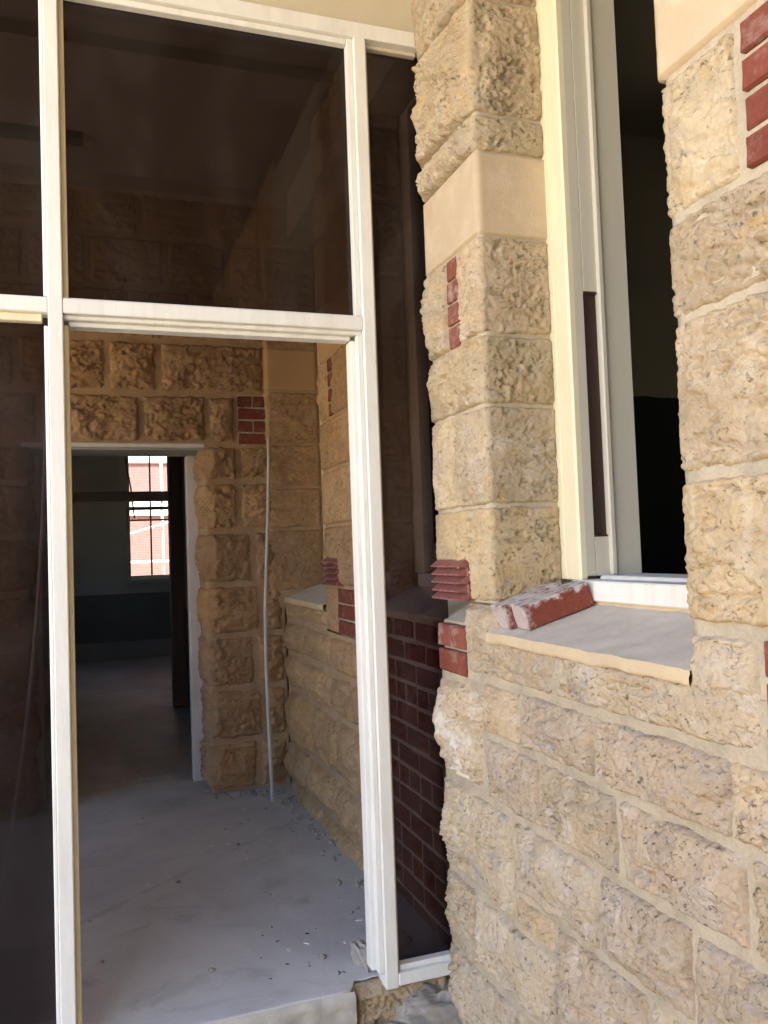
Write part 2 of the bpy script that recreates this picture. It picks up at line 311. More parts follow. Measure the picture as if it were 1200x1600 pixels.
SEED = [100]
def stone(parent, path, u0, u1, z0, z1, mat, bulge=.02, rough=.008, res=.006, edge=.012, joint=.0, cut=None, arris=(), base=.004, pit=1.0, bed=1.6, round_=.016, open_=(), warp=.004, name='stone', flat=None):
    SEED[0] += 1; sd_ = SEED[0]*7
    u0 += joint; u1 -= joint; z0 += joint; z1 -= joint
    nu = max(5, int((u1-u0)/res)+1); nz = max(5, int((z1-z0)/res)+1)
    U, Z = np.meshgrid(np.linspace(u0, u1, nu), np.linspace(z0, z1, nz), indexing='ij')
    big = 9.0
    dl = (U-u0) if 'l' not in open_ else U*0+big; dr = (u1-U) if 'r' not in open_ else U*0+big
    db = (Z-z0) if 'b' not in open_ else U*0+big; dt = (z1-Z) if 't' not in open_ else U*0+big
    if cut:   # rectangle removed from the stone (u a..b, z c..d)
        a, b_, c, d_ = cut
        ex = np.maximum(np.maximum(a-U, U-b_), 0); ez = np.maximum(np.maximum(c-Z, Z-d_), 0)
        dc = np.hypot(ex, ez)
    du = np.minimum(dl, dr); dz = np.minimum(db, dt); r = round_
    d = np.where((du < r) & (dz < r), r - np.hypot(np.maximum(r-du, 0), np.maximum(r-dz, 0)), np.minimum(du, dz))
    if cut: d = np.minimum(d, dc)
    d = d + warp*fbm(U*22, Z*22, 3, sd_+5)
    e = ss(d/edge); half = .42*min(u1-u0, z1-z0); e2 = ss(d/max(half, .05))
    lo = fbm(U*4.5, Z*6.5, 3, sd_); mid = fbm(U*13, Z*13*bed, 4, sd_+1, .55); hi = fbm(U*48, Z*48*1.2, 3, sd_+2, .6)
    rs = np.random.RandomState(sd_ % 99991); hu = max((u1-u0)/2, .05); hz = max((z1-z0)/2, .05)
    pu = (U-(u0+u1)/2)/hu + .22*lo + .10*mid; pz = (Z-(z0+z1)/2)/hz + .22*fbm(U*5, Z*7, 2, sd_+12) + .10*mid
    fac = np.full_like(U, 1.08)
    for k in range(9):
        th_ = rs.uniform(0, 2*np.pi); g_ = rs.uniform(.35, 1.1); fac = np.minimum(fac, rs.uniform(1.0, 1.45) + g_*(np.cos(th_)*pu + np.sin(th_)*pz))
    fac = np.clip(fac, .12, 1.15)
    grain = fbm(U*95, Z*100, 3, sd_+7, .7)
    rmask = .45 + .95*ss((fbm(U*4+9, Z*5, 3, sd_+13)+.35)/.8)
    cav = ss((fbm(U*9+.9*mid, Z*9*bed*1.3, 3, sd_+4, .6)-.36)/.20)
    pm = ss((fbm(U*44, Z*52, 3, sd_+6, .65)-.40)/.25)*ss((fbm(U*7, Z*8, 2, sd_+8)+.12)/.35)
    A = np.ones_like(U)
    for ua in arris: A = np.minimum(A, .10+.90*ss(np.abs(U-ua)/.06))
    Ab = A if flat is None else A*np.where(U > flat, .3, 1.0)
    if flat is not None: rmask = rmask*np.where(U > flat, .62, 1.0)
    H = -.016 + e*(.016 + base + Ab*bulge*(.25 + .95*fac*(.45+.55*e2) + .35*lo) + rough*rmask*((.2+.8*A)*(.72*mid + .44*hi) + .22*grain) - rough*1.0*A*cav*ss(d/.03) - .0095*pit*pm*(.5+.5*A))
    x, y, nx, ny = path.at(U)
    P = np.stack([x+nx*H, y+ny*H, Z], -1)
    iu = np.arange(nu*nz).reshape(nu, nz)
    F = np.stack([iu[:-1, :-1], iu[1:, :-1], iu[1:, 1:], iu[:-1, 1:]], -1).reshape(-1, 4)
    if cut:
        cu = (U[:-1, :-1]+U[1:, 1:])/2; cz = (Z[:-1, :-1]+Z[1:, 1:])/2
        keep = ~((cu > a) & (cu < b_) & (cz > c) & (cz < d_)); F = F[keep.reshape(-1)]
    ring = np.concatenate([iu[:, 0], iu[-1, 1:], iu[-2::-1, -1], iu[0, -2:0:-1]])
    B = P.reshape(-1, 3)[ring].copy(); xx, yy, ax, ay = path.at(U.reshape(-1)[ring]); B[:, 0] -= ax*.05; B[:, 1] -= ay*.05
    V = np.concatenate([P.reshape(-1, 3), B]); nb = len(ring); off = nu*nz; k = np.arange(nb); k2 = (k+1) % nb
    if not cut: F = np.concatenate([F, np.stack([ring[k2], ring[k], off+k, off+k2], -1)])
    cen = V.mean(0); cen[2] = z0
    me = mesh_np(name, V-cen, F)
    return link(name, me, M[mat] if isinstance(mat, str) else mat, parent, cen)
def mortar(parent, path, u0, u1, z0, z1, mat, level=-.004, amp=.003, res=.02, name='mortar'):
    SEED[0] += 1
    nu = max(3, int((u1-u0)/res)+1); nz = max(3, int((z1-z0)/res)+1)
    U, Z = np.meshgrid(np.linspace(u0, u1, nu), np.linspace(z0, z1, nz), indexing='ij')
    H = level + amp*fbm(U*9, Z*9, 3, SEED[0]) + .0015*fbm(U*40, Z*40, 2, SEED[0]+3)
    x, y, nx, ny = path.at(U); P = np.stack([x+nx*H, y+ny*H, Z], -1).reshape(-1, 3); iu = np.arange(nu*nz).reshape(nu, nz)
    F = np.stack([iu[:-1, :-1], iu[1:, :-1], iu[1:, 1:], iu[:-1, 1:]], -1).reshape(-1, 4)
    cen = P.mean(0); cen[2] = z0
    return link(name, mesh_np(name, P-cen, F), M[mat], parent, cen)
_brick = {}
def brick_mesh(L, D, Hh, mat, v=0):
    k = (round(L, 3), round(D, 3), round(Hh, 3), mat, v)
    if k in _brick: return _brick[k]
    bm = bmesh.new(); bm_box(bm, -L/2, L/2, -D/2, D/2, 0, Hh, .005, 1); rr = random.Random(v*31+5)
    for q in bm.verts: q.co += Vector((rr.uniform(-1, 1), rr.uniform(-1, 1), rr.uniform(-1, 1)))*.0022
    me = bpy.data.meshes.new('brick'); bm.to_mesh(me); bm.free(); me.materials.append(M[mat]); _brick[k] = me; return me
RB = random.Random(4)
def brick(parent, cx, cy, z, L, D, Hh, mat='brick', rz=0.0, name='brick'):
    """L along local x; rz=pi/2 lays it along Y"""
    o = link(name, brick_mesh(L, D, Hh, mat, RB.randint(0, 3)), None, parent, (cx, cy, z)); o.rotation_euler = (RB.uniform(-.006, .006), RB.uniform(-.006, .006), rz+RB.uniform(-.008, .008)); return o

# ================================================================== setting
def struct(o): o['kind'] = 'structure'; return o
def sheet_ground():
    n = 60; xs = np.concatenate([np.linspace(-90, -8, 12), np.linspace(-7, 4, 60), np.linspace(5, 90, 12)]); ys = np.concatenate([np.linspace(-90, -6, 12), np.linspace(-5.5, 3, 50), np.linspace(4, 90, 14)])
    X, Y = np.meshgrid(xs, ys, indexing='ij'); Z = -.15 + .012*fbm(X*1.3, Y*1.3, 3, 5)
    iu = np.arange(X.size).reshape(X.shape); F = np.stack([iu[:-1, :-1], iu[1:, :-1], iu[1:, 1:], iu[:-1, 1:]], -1).reshape(-1, 4)
    return struct(link('ground', mesh_np('ground', np.stack([X, Y, Z], -1).reshape(-1, 3), F), M['ground']))
sheet_ground()
# porch slab with a broken front edge
def slab():
    nx, ny = 120, 70; xs = np.linspace(-3.4, .35, nx); t = np.linspace(0, 1, ny)**1.6
    X, T = np.meshgrid(xs, t, indexing='ij')
    front = .012 + .006*fbm(xs*9, xs*0+.5, 3, 77) ; front = np.where(xs > -.36, .07+.02*fbm(xs*14, xs*0, 2, 9), front)
    Y = front[:, None] + T*(2.86-front[:, None]); Z = .006*fbm(X*1.1, Y*1.1, 3, 12)*np.clip(Y*2, 0, 1) - .004*(T == 0)
    V = np.stack([X, Y, Z], -1).reshape(-1, 3); iu = np.arange(nx*ny).reshape(nx, ny); F = np.stack([iu[:-1, :-1], iu[1:, :-1], iu[1:, 1:], iu[:-1, 1:]], -1).reshape(-1, 4)
    return struct(link('floor', mesh_np('floor', V, F), M['concrete']))
fl = slab()
def slab_edge():
    xs = np.linspace(-3.4, -.362, 200); zs = np.linspace(-.2, 0, 14); X, Z = np.meshgrid(xs, zs, indexing='ij')
    front = .012 + .006*fbm(xs*9, xs*0+.5, 3, 77)
    Y = front[:, None] - .004*(Z < -.002) - .010*ss(-Z/.02)*(1+fbm(X*12, Z*14, 4, 55))
    Zd = Z - .004*(Z > -.001); V = np.stack([X, Y, Zd], -1).reshape(-1, 3); iu = np.arange(X.size).reshape(X.shape)
    F = np.stack([iu[:-1, :-1], iu[1:, :-1], iu[1:, 1:], iu[:-1, 1:]], -1).reshape(-1, 4)
    return link('slab_edge', mesh_np('slab_edge', V, F), M['concrete_edge'], fl)
slab_edge()
struct(boxes('floor_hall', [(-3.0, 2.0, 2.86, 10.2, -.2, -.003)], M['concrete']))
struct(boxes('ceiling', [(-3.5, .3, .0, 2.6, 3.74, 3.84)], M['plaster_dim']))
struct(boxes('ceiling_hall', [(-3.0, 2.0, 2.7, 10.2, 3.5, 3.6)], M['plaster_dim']))
struct(boxes('roof', [(-2.7, 6.0, -6.0, .55, 4.05, 4.2), (-3.6, 6.0, .56, 10.4, 4.055, 4.2)], M['roofmat']))
struct(boxes('wall_porch_left', [(-3.55, -3.4, .0, .45, -.15, 4.05), (-3.55, -3.4, 2.1, 2.9, -.15, 4.05), (-3.55, -3.4, .45, 2.1, -.15, 1.0), (-3.55, -3.4, .45, 2.1, 2.7, 4.05)], M['plaster_dim']))  # window opening added out of view to brighten the porch interior
struct(boxes('wall_added_shield', [(-2.9, .5, -6.2, -6.0, -.15, 4.05)], M['roofmat']))  # added unseen wall, keeps bright outdoor reflections off the tinted panes
struct(boxes('wall_added_bounce', [(-12.5, -12.0, -14, 14, -.15, 3.3), (-12.55, -11.9, -14, 14, 3.3, 3.42)], M['bounce_wall']))  # unseen wall added to bounce warm sunlight onto the stone wall
struct(boxes('wall_hall_left', [(-2.75, -2.6, 2.95, 7.4, -.1, 3.5), (-2.75, -2.6, 7.9, 9.9, -.1, 3.5), (-2.75, -2.6, 7.4, 7.9, -.1, 1.3), (-2.75, -2.6, 7.4, 7.9, 2.5, 3.5)], M['hall_dado']))  # side opening is an unseen addition that lets daylight into the hall
struct(boxes('wall_hall_right', [(.30, .4, 2.95, 5.6, -.1, 3.5), (1.6, 1.75, 5.75, 9.9, -.1, 3.5)], M['hall_dado']))
struct(boxes('wall_hall_cross', [(-2.6, -2.05, 5.6, 5.75, 0, 3.5), (-.33, 1.6, 5.6, 5.75, 0, 3.5), (-2.05, -.33, 5.6, 5.75, 3.0, 3.5)], M['hall_dado']))
WX0, WX1, WZ0, WZ1 = -.71, .45, 1.12, 3.05      # far window opening
struct(boxes('wall_hall_back', [(-2.75, WX0, 9.9, 10.15, -.1, 3.5), (WX1, 1.75, 9.9, 10.15, -.1, 3.5), (WX0, WX1, 9.9, 10.15, -.1, WZ0), (WX0, WX1, 9.9, 10.15, WZ1, 3.5)], M['hall_dado']))
# dark rooms behind the window wall
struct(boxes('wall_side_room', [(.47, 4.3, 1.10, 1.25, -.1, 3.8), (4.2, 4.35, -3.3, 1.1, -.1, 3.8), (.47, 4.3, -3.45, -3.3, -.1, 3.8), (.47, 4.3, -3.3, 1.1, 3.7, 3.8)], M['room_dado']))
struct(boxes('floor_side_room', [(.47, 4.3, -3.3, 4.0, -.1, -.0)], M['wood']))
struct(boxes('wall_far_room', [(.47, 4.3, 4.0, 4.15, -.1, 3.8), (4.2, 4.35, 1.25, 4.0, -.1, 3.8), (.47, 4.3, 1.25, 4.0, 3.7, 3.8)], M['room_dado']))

# ================================================================== window wall (plane X = 0)
W = thing('stone_wall', (.2, -.6, -.15), 'sunlit cream rock-faced limestone wall with window openings and brick quoins on the right', 'wall')
P1 = Path([(.12, .02), (0, .02), (0, -.40), (.245, -.40)])
uW = lambda Y: .12 + (.02-Y)          # on P1's window-wall face
A1 = (.12, .54); E1 = .785
PB = Path([(.10, .03), (0, .03), (0, -2.5)]); uB = lambda Y: .10 + (.03-Y)
P0 = Path([(.12, -1.28), (0, -1.28), (0, -2.5)]); u0_ = lambda Y: .12 + (-1.28-Y)
A0 = (.12,)
# --- pier between screen and window
mortar(W, P1, 0, E1, 1.27, 3.9, 'mortar', level=-.0055, amp=.002)
NR = .005
def q(z0, z1, ua=0.0, ub=E1, **k): return stone(W, P1, ua, ub, z0, z1, k.pop('mat', 'stone'), res=NR, arris=k.pop('arris', A1), flat=.54, **k)
q(3.50, 3.9, bulge=.03); q(3.17, 3.50, bulge=.035)
q(2.795, 3.17, bulge=.05, rough=.016)
q(2.675, 2.795, bulge=.035, rough=.014)
stone(W, P1, 0, E1, 2.41, 2.675, 'ashlar', bulge=0, rough=.0005, pit=0, edge=.004, base=.006, round_=.004, warp=.0, res=.006, name='band_stone')
q(2.10, 2.41, 0, uW(-.155), bulge=.035, rough=.013, arris=(.12,))
q(2.10, 2.41, uW(-.245), E1, bulge=.014, rough=.009, arris=(.54,), mat='stone')
q(1.88, 2.10, bulge=.026, rough=.012)
q(1.57, 1.88, 0, uW(-.18), bulge=.020, rough=.010, arris=(.12,))
q(1.57, 1.88, uW(-.18), E1, bulge=.013, rough=.008, arris=(.54,))
q(1.27, 1.57, bulge=.012, rough=.008, joint=.001)
for k, (zb, hh) in enumerate([(2.106, .070), (2.182, .070), (2.258, .070), (2.334, .068)]):
    brick(W, .042, -.2, zb, .082, .1, hh, 'brick_dusty', math.pi/2)
# --- quoin under the pier with toothed bricks
brick(W, .046, -.085, 1.106, .222, .11, .076, 'brick_dusty', math.pi/2); brick(W, .045, -.085, 1.022, .222, .11, .075, 'brick', math.pi/2)
boxes('brick_joint', [(.012, .10, -.19, .018, 1.015, 1.108)], M['brick_mortar'], W)
# --- wall under the window and down to the ground
mortar(W, PB, 0, uB(-2.5), -.25, 1.02, 'mortar_grey', level=.0005, amp=.003)
mortar(W, PB, uB(-.2), uB(-2.5), 1.02, 1.15, 'mortar_grey', level=.002)
def l(Ya, Yb, z0, z1, **k):
    return stone(W, PB, uB(Ya) if Ya < .03 else 0.0, uB(Yb), z0, z1, k.pop('mat', 'stone_low'), res=NR, arris=(.10,) if Ya >= .03 else (), **{**dict(bulge=.027, rough=.012, edge=.013, joint=.003, warp=.005, round_=.011), **k})
stone(W, PB, uB(-.20), uB(-.745), 1.035, 1.262, 'stone', res=NR, bulge=.014, rough=.009, edge=.02, joint=.001, cut=(uB(-.402), 99, 1.170, 99), open_=())
stone(W, PB, uB(-.745), uB(-1.47), 1.035, 1.268, 'stone_low', res=NR, bulge=.022, rough=.011, edge=.022, joint=.001, cut=(0, uB(-1.282), 1.170, 99))
l(.03, -.318, .665, 1.018, mat='stone_white', bulge=.04, rough=.016, edge=.04, round_=.07)
l(-.322, -.552, .868, 1.03); l(-.552, -.922, .868, 1.035); l(-.922, -1.383, .868, 1.035, bulge=.028); l(-1.383, -1.85, .868, 1.035); l(-1.85, -2.4, .868, 1.035)
l(-.318, -.646, .665, .862, bulge=.024); l(-.646, -1.003, .668, .862); l(-1.018, -1.412, .668, .862, bulge=.026); l(-1.415, -1.9, .668, .862); l(-1.9, -2.4, .668, .862)
l(.03, -.476, .355, .658, bulge=.03, rough=.012); l(-.478, -.91, .45, .66, bulge=.024); l(-.912, -1.247, .455, .66, bulge=.030); l(-1.25, -1.66, .455, .66); l(-1.66, -2.3, .455, .66)
l(.03, -.2, .10, .348); l(-.2, -.69, .12, .345, bulge=.026); l(-.48, -.69, .345, .446, bulge=.01)
l(-.69, -1.086, .16, .446, bulge=.03); l(-1.09, -1.55, .18, .446); l(-1.55, -2.3, .18, .446)
l(.03, -.46, -.2, .098, bulge=.03, mat='stone_low'); l(-.46, -1.0, -.2, .115); l(-1.0, -1.6, -.2, .155); l(-1.6, -2.3, -.2, .17)
# --- near pier
mortar(W, P0, 0, u0_(-2.5), 1.15, 3.9, 'mortar', level=-.002)
def n0(z0, z1, Ya, Yb, **k): return stone(W, P0, 0 if Ya is None else u0_(Ya), u0_(Yb), z0, z1, k.pop('mat', 'stone'), res=NR, arris=A0 if Ya is None else (), **{**dict(bulge=.014, rough=.012, edge=.013, joint=.001, bed=2.2), **k})
stone(W, P0, 0, u0_(-2.4), 2.402, 2.72, 'ashlar', bulge=0, rough=.0005, pit=0, edge=.004, base=.012, round_=.004, warp=0, res=.006, name='band_stone')
n0(2.105, 2.392, None, -1.487); n0(1.893, 2.10, None, -2.1, joint=.001); n0(1.575, 1.893, None, -1.95, joint=.002, bulge=.020); n0(1.277, 1.568, None, -2.0, bulge=.018)
n0(2.72, 3.1, None, -1.9); n0(3.1, 3.5, None, -2.1)
n0(1.03, 1.26, -1.66, -2.3)
for k in range(4): brick(W, .044, -1.505-.115, 2.112+k*.071, .226, .11, .061, 'brick', math.pi/2)
for k in range(4): brick(W, .045, -1.505-.35, 2.112+k*.071, .226, .11, .061, 'brick', math.pi/2)
for k in range(3): brick(W, .046, -1.477-.075, 1.04+k*.077, .15, .11, .066, 'brick', math.pi/2)
boxes('brick_joint', [(.004, .10, -1.99, -1.49, 2.10, 2.396), ], M['brick_mortar'], W)
boxes('brick_joint', [(.004, .10, -1.66, -1.468, 1.02, 1.272)], M['brick_mortar'], W)
# --- pier and aprons behind the screen
P2 = Path([(.12, 1.53), (0, 1.53), (0, .86), (.245, .86)]); u2 = lambda Y: .12 + (1.53-Y); A2 = (.12, .79); E2 = 1.035
IR = .010
mortar(W, P2, 0, E2, 1.15, 3.8, 'mortar_in')
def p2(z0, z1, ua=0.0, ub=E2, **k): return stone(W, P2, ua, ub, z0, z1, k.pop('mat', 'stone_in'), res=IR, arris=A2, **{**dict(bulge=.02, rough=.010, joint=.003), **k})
p2(3.4, 3.74); p2(3.05, 3.4); p2(2.70, 3.05)
stone(W, P2, 0, E2, 2.43, 2.70, 'ashlar_in', bulge=0, rough=.0005, pit=0, edge=.004, base=.006, round_=.004, warp=0, res=.015, name='band_stone')
p2(2.12, 2.43, 0, u2(1.36)); p2(2.12, 2.43, u2(1.28), E2); p2(1.86, 2.12, 0, u2(1.2)); p2(1.86, 2.12, u2(1.2), E2); p2(1.575, 1.86); p2(1.27, 1.575)
for k in range(4): brick(W, .042, 1.32, 2.128+k*.076, .066, .1, .064, 'brick', math.pi/2)
p2(1.03, 1.27, 0, u2(1.30), bulge=.01); 
for k in range(3):
    if k == 1: brick(W, .046, 1.30-.052, 1.035+k*.078, .10, .11, .068, 'brick', math.pi/2); brick(W, .046, 1.30-.225, 1.035+k*.078, .225, .11, .068, 'brick', math.pi/2)
    else: brick(W, .046, 1.30-.115, 1.035+k*.078, .226, .11, .068, 'brick', math.pi/2); brick(W, .046, 1.30-.35, 1.035+k*.078, .226, .11, .068, 'brick', math.pi/2)
boxes('brick_joint', [(.006, .10, .862, 1.31, 1.028, 1.268)], M['brick_mortar'], W)
PA = Path([(0, 2.5), (0, .86)]); uA = lambda Y: 2.5-Y
mortar(W, PA, 0, uA(.86), -.1, 1.03, 'mortar_in', level=.003, amp=.004); mortar(W, PA, 0, uA(1.53), 1.03, 1.15, 'mortar_in', level=.003)
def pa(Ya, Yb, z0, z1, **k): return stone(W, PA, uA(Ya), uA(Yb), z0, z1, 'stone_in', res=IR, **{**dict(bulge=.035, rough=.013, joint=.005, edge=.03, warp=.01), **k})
pa(2.5, 1.53, 1.03, 1.15, bulge=.02); pa(2.5, 2.0, .83, 1.03); pa(2.0, 1.45, .83, 1.03); pa(1.45, .87, .83, 1.03)
pa(2.5, 2.12, .61, .83); pa(2.12, 1.47, .61, .83, bulge=.045); pa(1.47, .87, .62, .83); pa(2.5, 1.85, .29, .61, bulge=.05); pa(1.85, 1.40, .30, .61); pa(1.40, .87, .30, .62, bulge=.045)
pa(2.5, 2.0, .06, .29, bulge=.06); pa(2.0, 1.5, .08, .30, bulge=.055); pa(1.5, .87, .08, .30, bulge=.05); pa(2.4, 1.7, -.1, .07); pa(1.7, .87, -.1, .08, bulge=.04)
# brick apron under the window beyond the screen
boxes('brick_joint', [(.046, .12, .03, .86, -.1, 1.165)], M['brick_mortar'], W)
z = 1.082; row = 0
while z > -.08:
    row += 1; hdr = (row % 4 == 0); L = .107 if hdr else .224; y = .86 - (.0 if (hdr or row % 2) else .112)
    if not hdr and row % 2 == 0: brick(W, .0925, .86-.05, z, .095, .1, .074, 'brick_in', math.pi/2)
    while y - L > .02:
        brick(W, .0925+RB.uniform(-.001, .001), y-L/2, z, L, .1, .074, 'brick_in', math.pi/2); y -= L+.012
    z -= .086
# solid wall cores and lintels so that the rooms behind stay dark
boxes('wall_core', [(.06, .465, -.395, .015, 1.272, 4.0), (.125, .465, -6, 4.0, -.15, 1.06), (.06, .465, -6, -1.285, 1.06, 4.0), (.245, .465, .865, 1.525, 1.06, 4.0), (.06, .244, .90, 1.525, 1.272, 4.0),
                    (.06, .465, -1.285, -.395, 3.45, 4.0), (.06, .465, .015, .865, 3.45, 4.0), (.06, .465, 1.525, 2.52, 3.45, 4.0), (.25, .465, 2.44, 4.0, 1.06, 4.0), (.012, .2, -1.46, -1.288, 1.03, 1.285)], M['mortar'], W)

boxes('wall_core', [(.0, .06, -6, -2.38, -.2, 4.0)], M['stone_in'], W)
# --- sloping stone sills
def sill(Yf, Yn, loc_name, z_f=1.186, z_b=1.272, ov=.028, seed=1, th=.036):
    nx, ny = 26, 60; xs = np.linspace(-ov, .40, nx); ys = np.linspace(Yf, Yn, ny); X, Y = np.meshgrid(xs, ys, indexing='ij')
    Z = z_f + (X+ov)/(.245+ov)*(z_b-z_f) + .0025*fbm(X*14, Y*14, 3, seed)
    wob = .003*fbm(ys*16, ys*0+seed, 3, seed+3); X = X.copy(); X[0, :] += wob*1.0
    V = np.stack([X, Y, Z], -1).reshape(-1, 3); iu = np.arange(nx*ny).reshape(nx, ny); F = np.stack([iu[:-1, :-1], iu[:-1, 1:], iu[1:, 1:], iu[1:, :-1]], -1).reshape(-1, 4)
    cen = np.array([0, (Yf+Yn)/2, z_f]); top = link('window_sill', mesh_np('window_sill', V-cen, F[:, ::-1]), M['sillstone'], W, cen)
    # front edge, rough and paler
    nz = 7; T = np.linspace(0, 1, nz); YY, TT = np.meshgrid(ys, T, indexing='ij'); x0 = (-ov + wob)[:, None]; zt = Z[0][:, None]
    th_ = th*(1+.12*fbm(ys*9, ys*0+2, 2, seed+9))[:, None]
    XX = x0 - .004*np.sin(TT*np.pi) + .002*fbm(YY*40, TT*3, 3, seed+5)*(TT > 0) + .02*(TT > .99); ZZ = zt - th_*TT
    V2 = np.stack([XX, YY, ZZ], -1).reshape(-1, 3)
    under = np.stack([np.full(ny, .05), ys, zt[:, 0]-th_[:, 0]], -1); V2 = np.concatenate([V2, under]); iu = np.arange(ny*nz).reshape(ny, nz)
    F2 = np.stack([iu[:-1, :-1], iu[1:, :-1], iu[1:, 1:], iu[:-1, 1:]], -1).reshape(-1, 4); k = np.arange(ny-1); o = ny*nz
    F2 = np.concatenate([F2, np.stack([iu[:-1, -1], iu[1:, -1], o+k+1, o+k], -1)])
    link('sill_edge', mesh_np('sill_edge', V2-cen, F2), M['silledge'], top, cen)
sill(-.398, -1.305, '', seed=3); sill(.862, -.19, '', z_f=1.19, ov=-.03, seed=8); sill(2.47, 1.528, '', z_f=1.165, z_b=1.25, ov=.02, seed=13)

# --- terracotta louvred vents
def vent(Ya, Yb, z0, z1, n=5):
    root = boxes('air_vent', [(-.022, .06, Yb, Ya, z0, z1)], M['terracotta'], W, .003)
    h = (z1-z0)/n
    for k in range(n):
        zt = z1 - k*h; dz = .001*k
        bm = bmesh.new(); yc = (Ya+Yb)/2; hw = (Ya-Yb)/2 - .004*(k % 2) - .003*k*0
        pr = [(-.024, zt), (-.052, zt-h*.74), (-.052, zt-h*.92), (-.012, zt-h*.95)]
        vs1 = [bm.verts.new((p[0], yc-hw, p[1])) for p in pr]; vs2 = [bm.verts.new((p[0], yc+hw, p[1])) for p in pr]
        for i in range(4): bm.faces.new((vs1[i], vs1[(i+1) % 4], vs2[(i+1) % 4], vs2[i]))
        bm.faces.new(vs1[::-1]); bm.faces.new(vs2); bmesh.ops.recalc_face_normals(bm, faces=bm.faces[:])
        c = Vector((0, yc, zt-h))
        for v in bm.verts: v.co -= c
        me = bpy.data.meshes.new('louvre'); bm.to_mesh(me); bm.free(); link('louvre', me, M['terracotta'], root, c)
vent(-.035, -.265, 1.272, 1.405); vent(1.43, 1.21, 1.275, 1.415)

# ================================================================== back wall (plane Y = 2.5)
BW = thing('stone_wall', (-.3, 2.6, 0), 'brown rock-faced stone wall with a doorway at the back of the enclosed porch', 'wall')
BY = 2.5
PL = Path([(-3.4, BY), (-1.51, BY), (-1.51, BY+.30)]); uL = lambda X: X+3.4
PU = Path([(-3.4, BY), (-.10, BY)]); PR = Path([(-.50, BY+.30), (-.50, BY), (-.02, BY)]); uR = lambda X: .30 + (X+.50)
PV = Path([(-.115, BY+.05), (-.10, BY-.03), (.245, BY-.03)]); uV = lambda X: .0814 + (X+.10)
kw = dict(res=.010, bulge=.032, rough=.014, joint=.004, edge=.028, warp=.008)
mortar(BW, PU, 0, 3.3, 2.13, 3.74, 'mortar_in', level=.002); mortar(BW, PL, 0, 2.19, 0, 2.14, 'mortar_in', level=.002); mortar(BW, PR, 0, .78, 0, 2.14, 'mortar_in', level=.002); mortar(BW, PV, 0, .42, 1.1, 3.74, 'mortar_in', level=.0)
rows = [(2.135, 2.445, [-3.4, -2.85, -2.3, -1.86, -1.437, -.865, -.468, -.288]), (2.445, 2.772, [-3.4, -3.0, -2.5, -2.0, -1.557, -1.055, -.757, -.10]),
        (2.772, 3.09, [-3.4, -2.8, -2.2, -1.75, -1.38, -.943, -.547, -.27, -.10]), (3.09, 3.41, [-3.4, -3.0, -2.4, -1.95, -1.5, -1.15, -.7, -.32, -.10]), (3.41, 3.74, [-3.4, -2.7, -2.2, -1.65, -1.2, -.85, -.45, -.10])]
for z0, z1, js in rows:
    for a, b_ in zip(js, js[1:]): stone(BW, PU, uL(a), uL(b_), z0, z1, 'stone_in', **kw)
zs = [0, .305, .625, .95, 1.263, 1.592, 1.904, 2.13]
for i, (z0, z1) in enumerate(zip(zs, zs[1:])):
    sp = -.29 if z0 > 1.5 else (-.17 if i % 2 else -.21)
    stone(BW, PR, 0, uR(sp), z0, z1, 'stone_in', arris=(.30,), **{**kw, 'bulge': .03}); stone(BW, PR, uR(sp), uR(-.02), z0, z1, 'stone_in', **kw)
    cut_ = [[-3.4, -2.7, -2.1], [-3.4, -2.95, -2.3, -1.85]][i % 2]
    for a, b_ in zip(cut_, cut_[1:]): stone(BW, PL, uL(a), uL(b_), z0, z1, 'stone_in', **kw)
    stone(BW, PL, uL(cut_[-1]), 2.19, z0, z1, 'stone_in', arris=(1.89,), **{**kw, 'bulge': .03})
for z0, z1 in [(3.4, 3.74), (3.05, 3.4), (2.76, 3.05), (2.135, 2.475), (1.86, 2.135), (1.595, 1.86), (1.2, 1.595)]:
    stone(BW, PV, .02, .42, z0, z1, 'stone_in', res=.010, bulge=.008, rough=.006, joint=.002)
stone(BW, PV, .02, .42, 2.475, 2.76, 'ashlar_in', bulge=0, rough=.0005, pit=0, edge=.004, base=.006, round_=.004, warp=0, res=.015, name='band_stone')
boxes('brick_joint', [(-.285, -.10, BY-.004, BY+.05, 2.128, 2.448)], M['brick_mortar'], BW)
for k in range(4):
    zb = 2.134+k*.079
    if k % 2 == 0: brick(BW, -.190, BY+.036, zb, .176, .1, .068, 'brick')
    else: brick(BW, -.236, BY+.036, zb, .088, .1, .068, 'brick'); brick(BW, -.143, BY+.036, zb, .078, .1, .068, 'brick')
boxes('wall_core', [(-3.4, -1.56, BY+.06, BY+.45, -.05, 3.9), (-.45, .245, BY+.06, BY+.45, -.05, 3.9), (-1.56, -.45, BY+.06, BY+.45, 2.16, 3.9)], M['mortar_in'], BW)
# door lining in the back wall
DF = thing('door_frame', (-1.0, 2.8, 0), 'white trimmed door lining in the brown stone wall behind the screen', 'door frame')
boxes('lintel_strip', [(-1.535, -.49, BY-.012, BY+.02, 2.112, 2.138)], M['white'], DF, .004)
boxes('soffit', [(-1.51, -.50, BY+.02, BY+.36, 2.10, 2.158)], M['plaster'], DF)
boxes('jamb', [(-.575, -.50, BY+.30, BY+.40, 0, 2.10)], M['white'], DF, .006); boxes('jamb', [(-1.535, -1.455, BY+.30, BY+.40, 0, 2.10)], M['white'], DF, .006)
